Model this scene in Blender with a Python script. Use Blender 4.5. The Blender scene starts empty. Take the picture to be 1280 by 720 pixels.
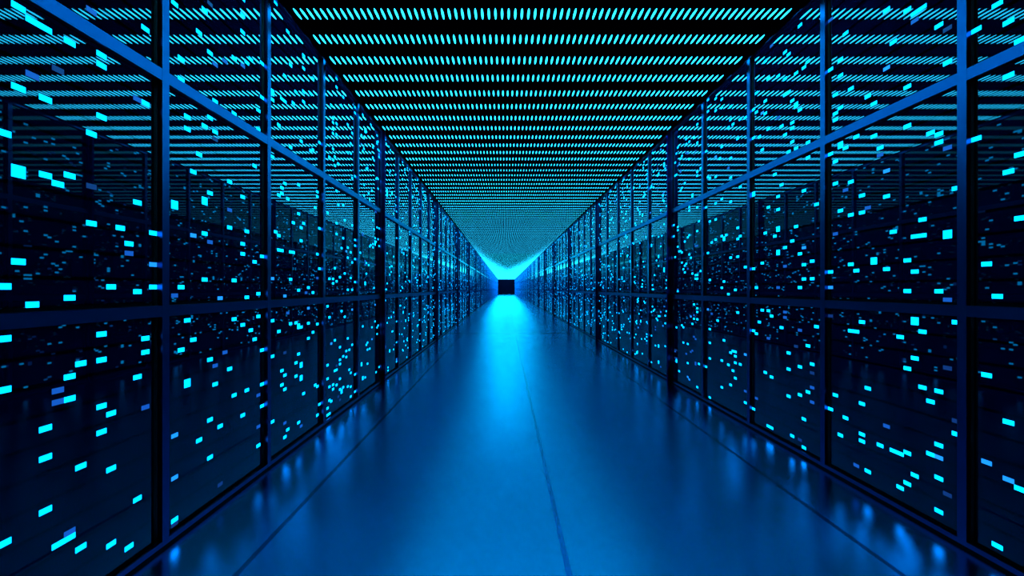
# Data-hall aisle between two walls of dark glossy server racks, under a ceiling of cyan slot lights.
import bpy, bmesh, math, random

random.seed(7)
scene = bpy.context.scene
COL = scene.collection

# ------------------------------------------------------------------ dimensions (metres)
EYE = 1.238                       # camera height; heights below are relative to it where named *_h
XL, XR = -1.646, 2.203            # front planes of the rack units
FL, FR = -1.620, 2.180            # front planes of the metal framework
CEIL_H = 2.080
CEIL_Z = EYE + CEIL_H
Y0, PITCH = 2.419, 1.0724         # near edge of post 0, distance between posts
END_Y = 116.4
BACK_Y = -1.6
N_LAST = 106
POST_W = 0.050
TOPS = (-0.134, 0.983, 2.080)     # top of each of the three panel sections (relative to the eye)
ROW = 0.021
COLW = 0.0509


def post_y(i):
    return Y0 + PITCH * i


# ------------------------------------------------------------------ materials
def principled(name, base, rough=0.5, metal=0.0, ior=1.5, spec=None, emis=None, strength=0.0):
    m = bpy.data.materials.new(name)
    m.use_nodes = True
    b = m.node_tree.nodes['Principled BSDF']
    b.inputs['Base Color'].default_value = (*base, 1)
    b.inputs['Roughness'].default_value = rough
    b.inputs['Metallic'].default_value = metal
    b.inputs['IOR'].default_value = ior
    if spec is not None:
        b.inputs['Specular IOR Level'].default_value = spec
    if emis:
        b.inputs['Emission Color'].default_value = (*emis, 1)
        b.inputs['Emission Strength'].default_value = strength
    return m


def unit_material():
    """glossy navy server face with the dark gaps between units painted as black lines along its edges"""
    m = principled('glossy_server_face', (0, 0, 0), rough=0.015, ior=1.64)
    nt = m.node_tree
    N, L = nt.nodes, nt.links
    tc = N.new('ShaderNodeTexCoord')
    sep = N.new('ShaderNodeSeparateXYZ')
    L.new(tc.outputs['Object'], sep.inputs[0])
    a = N.new('ShaderNodeMath')
    a.operation = 'ABSOLUTE'
    L.new(sep.outputs['Z'], a.inputs[0])
    g = N.new('ShaderNodeMapRange')
    g.inputs['From Min'].default_value = 0.0435
    g.inputs['From Max'].default_value = 0.0470
    L.new(a.outputs[0], g.inputs['Value'])
    mix = N.new('ShaderNodeMix')
    mix.data_type = 'RGBA'
    mix.inputs[6].default_value = (0.0007, 0.003, 0.022, 1)
    mix.inputs[7].default_value = (0.0001, 0.0002, 0.0005, 1)
    L.new(g.outputs[0], mix.inputs[0])
    L.new(mix.outputs[2], N['Principled BSDF'].inputs['Base Color'])
    return m


M_unit = unit_material()
M_units = principled('glossy_server_faces', (0.0009, 0.0036, 0.025), rough=0.015, ior=1.64)
M_body = principled('matte_black_cabinet', (0.0006, 0.001, 0.003), rough=0.6, spec=0.15)

def metallic(name, base, edge, rough):
    m = bpy.data.materials.new(name)
    m.use_nodes = True
    N, L = m.node_tree.nodes, m.node_tree.links
    N.remove(N['Principled BSDF'])
    b = N.new('ShaderNodeBsdfMetallic')
    b.name = 'Metal'
    b.distribution = 'BECKMANN'
    b.inputs['Base Color'].default_value = (*base, 1)
    b.inputs['Edge Tint'].default_value = (*edge, 1)
    b.inputs['Roughness'].default_value = rough
    L.new(b.outputs[0], N['Material Output'].inputs['Surface'])
    return m


M_frame = metallic('blue_metal_frame', (0.0005, 0.09, 0.25), (0.0, 0.85, 1.0), 0.30)
M_fin = metallic('dark_metal_fin', (0.0005, 0.02, 0.08), (0.01, 0.25, 0.6), 0.28)
M_black = principled('black_trim', (0.0003, 0.0005, 0.001), rough=0.9, spec=0.05)
M_end = principled('dark_navy_wall', (0.0001, 0.0002, 0.0008), rough=0.9, spec=0.0)
M_ceil = principled('black_ceiling', (0.0002, 0.0004, 0.001), rough=0.8, spec=0.0)
M_house = principled('black_light_panel', (0.0002, 0.0004, 0.001), rough=0.8, spec=0.0)
M_slot = principled('cyan_lamp', (0.0, 0.02, 0.03), rough=0.5, emis=(0.014, 0.54, 1.0), strength=15.0)
M_slot_boost = principled('boosted_cyan_lamp', (0.0, 0.02, 0.03), rough=0.5, emis=(0.01, 0.62, 1.0), strength=100.0)  # output raised for the end rows, added to brighten the far floor
M_led = [principled('led_bright', (0, 0.01, 0.02), emis=(0.0, 0.37, 1.0), strength=4.2),
         principled('led_blue', (0, 0.01, 0.02), emis=(0.010, 0.25, 1.0), strength=1.5),
         principled('led_dim', (0, 0.01, 0.02), emis=(0.012, 0.16, 0.9), strength=0.62),
         principled('led_faint', (0, 0.01, 0.02), emis=(0.02, 0.12, 0.7), strength=0.25)]


def floor_material():
    m = metallic('polished_blue_floor', (0, 0.2, 0.8), (0.0, 0.9, 1.0), 0.2)
    nt = m.node_tree
    N, L = nt.nodes, nt.links
    b = N['Metal']
    tc = N.new('ShaderNodeTexCoord')
    sep = N.new('ShaderNodeSeparateXYZ')
    L.new(tc.outputs['Object'], sep.inputs[0])

    def math_node(op, a, bb=None, c=None):
        n = N.new('ShaderNodeMath')
        n.operation = op
        for k, v in enumerate((a, bb, c)):
            if v is None:
                continue
            if isinstance(v, (int, float)):
                n.inputs[k].default_value = v
            else:
                L.new(v, n.inputs[k])
        return n.outputs[0]

    def seam(coord, off, period, half):
        t = math_node('ADD', coord, -off + period * 500.5)
        t = math_node('MODULO', t, period)
        t = math_node('SUBTRACT', t, period / 2)
        t = math_node('ABSOLUTE', t)
        return math_node('LESS_THAN', t, half)
    sx = seam(sep.outputs['X'], 0.277, 1.44, 0.0135)
    sy = seam(sep.outputs['Y'], 14.10, 13.2, 0.15)
    s = math_node('MAXIMUM', sx, sy)
    mix = N.new('ShaderNodeMix')
    mix.data_type = 'RGBA'
    mix.inputs[6].default_value = (0.0, 0.56, 1.0, 1)
    mix.inputs[7].default_value = (0.0, 0.09, 0.28, 1)
    L.new(s, mix.inputs[0])
    noise = N.new('ShaderNodeTexNoise')
    noise.inputs['Scale'].default_value = 60
    noise.inputs['Detail'].default_value = 3
    L.new(tc.outputs['Object'], noise.inputs['Vector'])
    r = math_node('MULTIPLY_ADD', noise.outputs['Fac'], 0.02, 0.235)
    L.new(r, b.inputs['Roughness'])
    L.new(mix.outputs[2], b.inputs['Base Color'])
    # a second, satin lobe: the coating scatters part of the ceiling light widely
    b2 = N.new('ShaderNodeBsdfMetallic')
    b2.distribution = 'BECKMANN'
    b2.inputs['Edge Tint'].default_value = (0.02, 0.75, 1.0, 1)
    b2.inputs['Roughness'].default_value = 0.42
    L.new(mix.outputs[2], b2.inputs['Base Color'])
    ms = N.new('ShaderNodeMixShader')
    ms.inputs[0].default_value = 0.06
    L.new(b.outputs[0], ms.inputs[1])
    L.new(b2.outputs[0], ms.inputs[2])
    L.new(ms.outputs[0], N['Material Output'].inputs['Surface'])
    return m


M_floor = floor_material()


# ------------------------------------------------------------------ helpers
def add_box(bm, x0, x1, y0, y1, z0, z1):
    vs = [bm.verts.new((x, y, z)) for x in (x0, x1) for y in (y0, y1) for z in (z0, z1)]
    for f in ((0, 1, 3, 2), (4, 6, 7, 5), (0, 4, 5, 1), (2, 3, 7, 6), (0, 2, 6, 4), (1, 5, 7, 3)):
        bm.faces.new([vs[k] for k in f])


def mesh_from(bm, name, mats, bevel=0.0):
    if bevel:
        bmesh.ops.bevel(bm, geom=bm.edges[:], offset=bevel, segments=1, affect='EDGES')
    bmesh.ops.recalc_face_normals(bm, faces=bm.faces[:])
    me = bpy.data.meshes.new(name)
    bm.to_mesh(me)
    bm.free()
    for m in (mats if isinstance(mats, (list, tuple)) else [mats]):
        me.materials.append(m)
    return me


def box_mesh(name, mat, x0, x1, y0, y1, z0, z1, bevel=0.0):
    bm = bmesh.new()
    add_box(bm, x0, x1, y0, y1, z0, z1)
    return mesh_from(bm, name, mat, bevel)


def link(name, data, parent=None, loc=(0, 0, 0), **props):
    o = bpy.data.objects.new(name, data)
    COL.objects.link(o)
    o.location = loc
    o.parent = parent
    for k, v in props.items():
        o[k] = v
    return o


ORD = ['first', 'second', 'third', 'fourth', 'fifth', 'sixth', 'seventh', 'eighth', 'ninth', 'tenth', 'eleventh',
       'twelfth', 'thirteenth', 'fourteenth', 'fifteenth', 'sixteenth', 'seventeenth', 'eighteenth', 'nineteenth', 'twentieth']

# ------------------------------------------------------------------ the setting
DEEP = 0.95
link('floor', box_mesh('floor', M_floor, XL - DEEP, XR + DEEP, BACK_Y, END_Y + 0.2, -0.12, 0.0), kind='structure')
link('ceiling', box_mesh('ceiling', M_ceil, XL - DEEP, XR + DEEP, BACK_Y, END_Y + 0.2, CEIL_Z + 0.022, CEIL_Z + 0.14), kind='structure')
link('wall_far', box_mesh('wall_far', M_end, XL - DEEP, XR + DEEP, END_Y, END_Y + 0.2, 0, CEIL_Z + 0.022), kind='structure')
link('wall_back', box_mesh('wall_back', M_body, XL - DEEP, XR + DEEP, BACK_Y - 0.2, BACK_Y, 0, CEIL_Z + 0.022), kind='structure')
link('wall_left', box_mesh('wall_left', M_body, XL - DEEP - 0.1, XL - DEEP, BACK_Y, END_Y, -0.12, CEIL_Z + 0.14), kind='structure')
link('wall_right', box_mesh('wall_right', M_body, XR + DEEP, XR + DEEP + 0.1, BACK_Y, END_Y, -0.12, CEIL_Z + 0.14), kind='structure')
link('baseboard_left', box_mesh('baseboard_left', M_black, XL - 0.01, FL - 0.001, BACK_Y, END_Y, 0, 0.0155), kind='structure')
link('baseboard_right', box_mesh('baseboard_right', M_black, FR + 0.001, XR + 0.01, BACK_Y, END_Y, 0, 0.0155), kind='structure')

# ------------------------------------------------------------------ metal framework
RAILS = (('floor rail', 'low blue metal rail along the foot of the %s racks', -1.2225, -1.199),
         ('middle rail', 'dark blue metal rail at waist height along the %s racks', -0.134, -0.081),
         ('upper rail', 'bright blue metal rail above head height along the %s racks', 0.983, 1.038),
         ('top rail', 'dark blue metal rail under the ceiling along the %s racks', 2.052, 2.102))
for side in (-1, 1):
    sname = 'left' if side < 0 else 'right'
    xa, xb = (XL + 0.0025, FL) if side < 0 else (FR, XR - 0.0025)
    for _, lab, h0, h1 in RAILS:
        link('frame_rail', box_mesh('frame_rail', M_frame, xa, xb, BACK_Y, END_Y, EYE + h0, EYE + h1),
             label=lab % sname, category='rail')
    # posts stand a hair proud of the rails
    pa, pb = (XL + 0.0025, FL + 0.0008) if side < 0 else (FR - 0.0008, XR - 0.0025)
    pm = box_mesh('frame_post', M_frame, pa, pb, 0, POST_W, 0.0155, EYE + 2.102)
    for i in range(-3, N_LAST + 1):
        if 0 <= i < 16:
            lab = 'blue metal frame post, %s from the near end of the %s racks' % (ORD[i], sname)
            grp = 'blue frame posts in view'
        else:
            lab = 'thin blue frame post far down the %s rack wall' % sname
            grp = 'far frame posts of the %s racks' % sname
        link('frame_post', pm, loc=(0, post_y(i), 0), label=lab, category='post', group=grp)
    ra, rb = (FL + 0.0012, FL + 0.040) if side < 0 else (FR - 0.046, FR - 0.0012)
    ym = POST_W - 0.001
    rm = box_mesh('frame_fin', M_fin, ra, rb, 0, 0.030, 0.001, CEIL_Z - 0.004)
    for n, i in enumerate(range(4, N_LAST + 1, 5)):
        if n < 4:
            lab = 'projecting dark metal fin, %s from the near end of the %s racks' % (ORD[n], sname)
        else:
            lab = 'projecting dark metal fin far down the %s rack wall' % sname
        link('frame_fin', rm, loc=(0, post_y(i) + POST_W - 0.030, 0), label=lab, category='fin',
             group='metal fins at every fifth post of the %s racks' % sname)

# ------------------------------------------------------------------ ceiling light bars
X0S, NS = -1.573, 75
BAR_H = CEIL_Z


def slot_poly(bm, cx, n, x_r=0.0090, y_r=0.079, t=0.0015):
    top = [bm.verts.new((cx + x_r * math.cos(2 * math.pi * k / n), y_r * math.sin(2 * math.pi * k / n), 0)) for k in range(n)]
    bot = [bm.verts.new((v.co.x, v.co.y, -t)) for v in top]
    bm.faces.new(bot)
    for k in range(n):
        bm.faces.new((top[k], top[(k + 1) % n], bot[(k + 1) % n], bot[k]))


def slots_mesh(n, x_r=0.0090, y_r=0.079):
    bm = bmesh.new()
    for k in range(NS):
        slot_poly(bm, X0S + 0.05 * k, n, x_r, y_r)
    return mesh_from(bm, 'light_slots', M_slot)


bm = bmesh.new()
slot_poly(bm, 0, 16)
ONE_SLOT = mesh_from(bm, 'light_slot', M_slot)
SLOTS_NEAR, SLOTS_MID = slots_mesh(12), slots_mesh(8, 0.0072, 0.072)
XC, XW = (FL + FR) / 2, (FR - FL) / 2


def smooth(t):
    t = max(0.0, min(1.0, t))
    return t * t * (3 - 2 * t)


def end_glow_slots(y):
    """far-end glow put into the lamp shapes: slots enlarged towards the end, earliest beside the walls"""
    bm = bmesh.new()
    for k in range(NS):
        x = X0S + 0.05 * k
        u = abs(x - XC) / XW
        g = smooth((y - (43 - 27 * u ** 1.5)) / 27)  # added enlargement that stands in for the glow at the far end
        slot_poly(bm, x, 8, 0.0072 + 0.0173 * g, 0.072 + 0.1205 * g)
    return mesh_from(bm, 'light_slots', M_slot_boost if y > 30 else M_slot)


END_GLOW = {}
HOUSE = box_mesh('black_panel', M_house, FL + 0.003, FR - 0.003, -0.1973, 0.1973, 0.0, 0.021)
n = -3
rows = []
while 3.880 + 0.3952 * n < END_Y - 0.2:
    rows.append(n)
    n += 1
for n in rows:
    y = 3.880 + 0.3952 * n
    if 0 <= n < 16:
        lab = 'row of cyan slot lights across the ceiling, %s from the near end' % ORD[n]
        grp = 'rows of ceiling slot lights'
    elif n < 0:
        lab, grp = 'row of cyan slot lights above the camera, outside the picture', 'ceiling light rows overhead'
    else:
        lab, grp = 'thin row of cyan slot lights far down the ceiling', 'far rows of ceiling slot lights'
    bar = link('ceiling_light_bar', None, loc=(0, y, BAR_H), label=lab, category='ceiling light', group=grp)
    link('black_panel', HOUSE, bar)
    if 0 <= n < 5:
        for k in range(NS):
            link('light_slot', ONE_SLOT, bar, loc=(X0S + 0.05 * k, 0, 0))
    else:
        if y < 15:
            me = SLOTS_NEAR if n < 12 else SLOTS_MID
        else:
            key = min(n // 4, 60)
            if key not in END_GLOW:
                END_GLOW[key] = end_glow_slots(y + 0.6)
            me = END_GLOW[key]
        link('light_slots', me, bar)

# ------------------------------------------------------------------ server racks
LEDS = {'L0':[136,184,324,564,584,592,756,776,922,968,1076,1082,1304,1404,1460,1526,1704,1804,2112,2340,2524,2696,2998,3048,3076,3080,3312,3540,3772,4104,4132,4196,4204,4208,4264,4484,4490,4683,4930,5064,5164,5172,5388,5816,6116,6191,6204,6212,6248,6280,6292,6720,6736,6748,6972,7134,7281,7412,7680,7700,7736,7768,7876,7968,11364,11710],'L1':[144,164,188,340,492,540,708,728,918,1008,1040,1166,1312,1344,1424,1564,1920,1936,1948,2166,2288,2313,2480,2500,2520,2616,2966,3088,3113,3444,3803,3912,3995,4128,4364,4372,4384,4527,4624,4648,5016,5312,5420,5540,5728,5892,5954,5972,6152,6232,6336,6352,6612,6660,6701,6770,6880,6900,7048,7548,7572,7748,7844,7914,7936,7961,8980,9380,9780,9891,10080,10132,10252,10416,10552,10582,10588,10696,10838,10928,10960,11086,11364,11508,11844,11868,11884,11908],'L2':[101,214,392,520,528,580,596,644,672,676,704,892,1060,1339,1352,1476,1720,1792,1820,1872,1976,2120,2192,2220,2272,2376,2648,2724,2748,3112,3338,3360,3556,3572,3684,3714,3736,4232,4484,4596,4644,4776,4940,5048,5100,5172,5184,5476,5680,5708,5804,5872,6228,6272,6304,6564,6684,6688,6700,6704,7040,7366,7488,7513,7700,7796,7852,7866,7977,8028,8030,8048,8148,8532,8668,9052,9068,9408,9616,9788,9896,10040,10108,10444,10616,10620,10632,10712,10872,10960,11372,11392,11424,11456,11808],'L3':[148,329,356,544,588,1412,1460,1501,1720,1768,1936,1944,2112,2184,2200,2228,2360,2371,2528,2532,2708,2736,2892,2920,3016,3024,3040,3088,3176,3312,3320,3380,3396,3452,3476,3504,3567,3580,3723,3748,3760,3852,3984,3988,4128,4512,4604,5068,5108,5128,5328,5680,5728,5792,5920,6100,6196,6252,6265,6480,6500,6648,7012,7148,7292,7320,7416,7424,7440,7488,7576,7768,7780,8032,8128,8320,8448,8512,8560,8916,9340,9380,9528,9736,9808,9896,10012,10136,10208,10296,10412,10500,10856,11092,11200,11244,11256,11264,11368,11412],'R0':[964,1692,2485,2653,2736,3848,4172,5040,5536,5772,6576,7284,7848,11048,11280,11452,11856],'R1':[136,156,163,216,264,380,496,500,528,936,1035,1172,1500,1508,1744,1788,1999,2164,2184,2236,2522,2548,2560,2652,2784,2789,2904,2932,2996,3004,3008,3064,3128,3188,3336,3435,3572,3702,3708,3728,3828,4088,4100,4168,4240,4252,4272,4372,4484,4596,4704,4758,4788,4948,5044,5114,5136,5161,5294,5544,5720,5768,5870,5916,5936,5944,6326,6380,6524,6696,6700,6712,6792,7072,7136,7152,7172,7280,7300,7320,7416,7681,7812,7828,7994,8962,9612,9800,10132,10168,10240,10296,10300,10458,10568,10604,10868,10964,11035,11056,11081,11368,11444,11468,11604,11672,11712,11732],'R2':[172,180,202,344,362,552,568,676,698,880,964,1062,1104,1175,1404,1588,1736,1831,1884,2176,2230,2264,2384,2536,2630,2684,3126,3180,3520,3808,3819,3860,3864,3980,4144,4188,4480,4560,4596,4912,5020,5140,5312,5512,5872,5936,5952,5972,6108,6368,6520,6592,6621,6672,6776,6892,7028,7040,7082,7100,7500,7508,7684,7714,7736,8064,8266,8456,8576,8840,9004,9220,9364,9392,9640,9664,9732,9740,9840,9856,10004,10120,10124,10173,10256,10448,10612,10674,10692,10800,10820,10856,10888,10996,11088,11248,11320,11372,11648,11884,11892,11904],'R3':[325,380,494,744,1128,1476,1688,1812,1816,1833,1888,1976,2216,2224,2272,2328,2364,2532,2720,2776,3088,3114,3312,3512,3928,4144,4272,4320,4340,4528,4968,4980,5580,5712,5720,5780,5796,5852,5876,5904,5980,6244,6608,6620,7032,7368,7476,7712,7816,7964,8040,8084,8340,8564,8592,8820,8884,8912,9168,9648,9884,9892,9904,9992,10160,10432,10540,10661,10828,11088,11284,11368,11406,11460,11808]}
UNIT_Y0, UNIT_Y1 = POST_W + 0.022, PITCH - 0.034
GAP = 0.0012


def cell(sec, row, col):
    """centre of a lamp cell, relative to the near edge of the bay (its near post) and to the eye height"""
    return PITCH - 0.026 - COLW * col, TOPS[sec] - ROW * (row + 0.5)


def random_cells(rng, density=1.0):
    out = set()
    for sec in range(3):
        cnt = int(rng.gauss(33, 5) * density)
        while cnt > 0:
            r, c = rng.randrange(49), rng.randrange(20)
            lv = 0 if rng.random() < 0.80 else rng.choice((1, 2, 2, 3))
            out.add((sec, r, c, lv))
            cnt -= 1
            if rng.random() < 0.25:      # small clusters, as diagonal or stacked neighbours
                dr, dc = rng.choice(((1, 0), (1, 1), (1, -1), (0, 1), (2, 0)))
                if r + dr < 49 and 0 <= c + dc < 20:
                    out.add((sec, r + dr, c + dc, lv))
                    cnt -= 1
    d = {}
    for s_, r, c, lv in sorted(out):
        d[(s_, r, c)] = lv
    return d


def bay_cells(side, i):
    key = ('L' if side < 0 else 'R') + str(i)
    rng = random.Random(1000 + i * 2 + (side > 0))
    if key in LEDS:
        d = {}
        for v in LEDS[key]:
            lv = v % 4
            v //= 4
            d[(v // 1000, (v % 1000) // 20, v % 20)] = lv
        # the parts of the nearest bays that lie outside the photograph get lamps of the same density
        for (s_, r, c), lv in random_cells(rng).items():
            dy, h = cell(s_, r, c)
            y = post_y(i - 1) + dy
            px = 640 * (XL if side < 0 else XR) / y + 631.4
            py = 360.5 - 640 * h / y
            if y < 0.3 or px < -6 or px > 1286 or py < -8:
                d[(s_, r, c)] = lv
        return d
    return random_cells(rng)


def led_mesh(side, lv):
    x0, x1 = (XL, XL + 0.0015) if side < 0 else (XR - 0.0015, XR)
    return box_mesh('indicator_light', M_led[lv], x0, x1, -COLW / 2 + 0.0004, COLW / 2 - 0.0004, -ROW / 2 + 0.0002, ROW / 2 - 0.0002)


for side in (-1, 1):
    sname = 'left' if side < 0 else 'right'
    if side < 0:
        ux0, ux1, bx0, bx1 = XL - 0.018, XL, XL - DEEP + 0.01, XL - 0.018
    else:
        ux0, ux1, bx0, bx1 = XR, XR + 0.018, XR + 0.018, XR + DEEP - 0.01
    LED_ME = [led_mesh(side, lv) for lv in range(4)]
    body_me = box_mesh('cabinet_body', M_body, bx0, bx1, 0.004, PITCH - 0.004, 0.0005, CEIL_Z + 0.021)
    UH = 5 * ROW - GAP
    unit_me = box_mesh('server_unit', M_unit, ux0, ux1, UNIT_Y0, UNIT_Y1, -UH / 2, UH / 2)
    units = [(s_, u, EYE + TOPS[s_] - 5 * ROW * (u + 0.5)) for s_ in range(3) for u in range(10)]
    bm = bmesh.new()
    for _, _, zc in units:
        add_box(bm, ux0, ux1, UNIT_Y0, UNIT_Y1, zc - UH / 2, zc + UH / 2)
    units_me = mesh_from(bm, 'server_units', M_units)
    far_led = []
    for i in range(-1, N_LAST + 1):
        yb = post_y(i - 1)
        if 0 <= i < 16:
            lab = 'glass-fronted server rack with cyan lamps, %s from the near end, %s wall' % (ORD[i], sname)
            grp = 'server racks in the near part of the walls'
        elif i < 0:
            lab, grp = 'dark server rack beside the camera on the %s' % sname, 'server racks beside the camera on the %s' % sname
        else:
            lab = 'far dark server rack with tiny cyan lamps, deep in the %s wall' % sname
            grp = 'far server racks of the %s wall' % sname
        rack = link('server_rack', None, loc=(0, yb, 0), label=lab, category='server rack', group=grp)
        link('cabinet_body', body_me, rack)
        individual = 0 <= i <= 4
        if 0 <= i <= 14:
            um = {}
            for s_, u, zc in units:
                um[(s_, u)] = link('server_unit', unit_me, rack, loc=(0, 0, zc)), zc
        else:
            link('server_units', units_me, rack, kind='stuff')
        if i > 20 and len(far_led) >= 12:
            link('indicator_lights', far_led[(i * 5 + (side > 0)) % len(far_led)], rack, kind='stuff')
            continue
        cells = bay_cells(side, i)
        if individual:
            for (s_, r, c), lv in sorted(cells.items()):
                dy, h = cell(s_, r, c)
                par, zc = um[(s_, r // 5)]
                o = link('indicator_light', LED_ME[lv], par, loc=(0, dy, EYE + h - zc))
                if lv:
                    o['label'] = ('', 'blue indicator light', 'dim blue indicator light', 'faint blue indicator light')[lv]
        else:
            bm = bmesh.new()
            x0, x1 = (XL, XL + 0.0015) if side < 0 else (XR - 0.0015, XR)
            marks = []
            for (s_, r, c), lv in sorted(cells.items()):
                dy, h = cell(s_, r, c)
                z = EYE + h
                add_box(bm, x0, x1, dy - COLW / 2 + 0.0004, dy + COLW / 2 - 0.0004, z - ROW / 2 + 0.0002, z + ROW / 2 - 0.0002)
                marks += [lv] * 6
            for f, lv in zip(bm.faces, marks):
                f.material_index = lv
            me = mesh_from(bm, 'indicator_lights', M_led)
            link('indicator_lights', me, rack, kind='stuff')
            if i >= 9:
                far_led.append(me)

# ------------------------------------------------------------------ world, camera, render look
w = bpy.data.worlds.new('world')
w.use_nodes = True
w.node_tree.nodes['Background'].inputs[0].default_value = (0, 0, 0, 1)
w.node_tree.nodes['Background'].inputs[1].default_value = 0
scene.world = w

cam = bpy.data.cameras.new('camera')
cam.sensor_width = 36
cam.lens = 18.0
cam.shift_x = (640 - 631.4) / 1280
cam.shift_y = 0.5 / 1280
cam.clip_start = 0.02
cam.clip_end = 300
co = bpy.data.objects.new('camera', cam)
COL.objects.link(co)
co.location = (0, 0, EYE)
co.rotation_euler = (math.pi / 2, 0, 0)
scene.camera = co

scene.view_settings.view_transform = 'Standard'
scene.view_settings.look = 'None'
scene.view_settings.exposure = 0
scene.view_settings.gamma = 1
scene.view_settings.use_curve_mapping = False
cy = scene.cycles
cy.sample_clamp_direct = 2.1
cy.sample_clamp_indirect = 0.38
cy.max_bounces = 8
cy.glossy_bounces = 6
cy.diffuse_bounces = 3
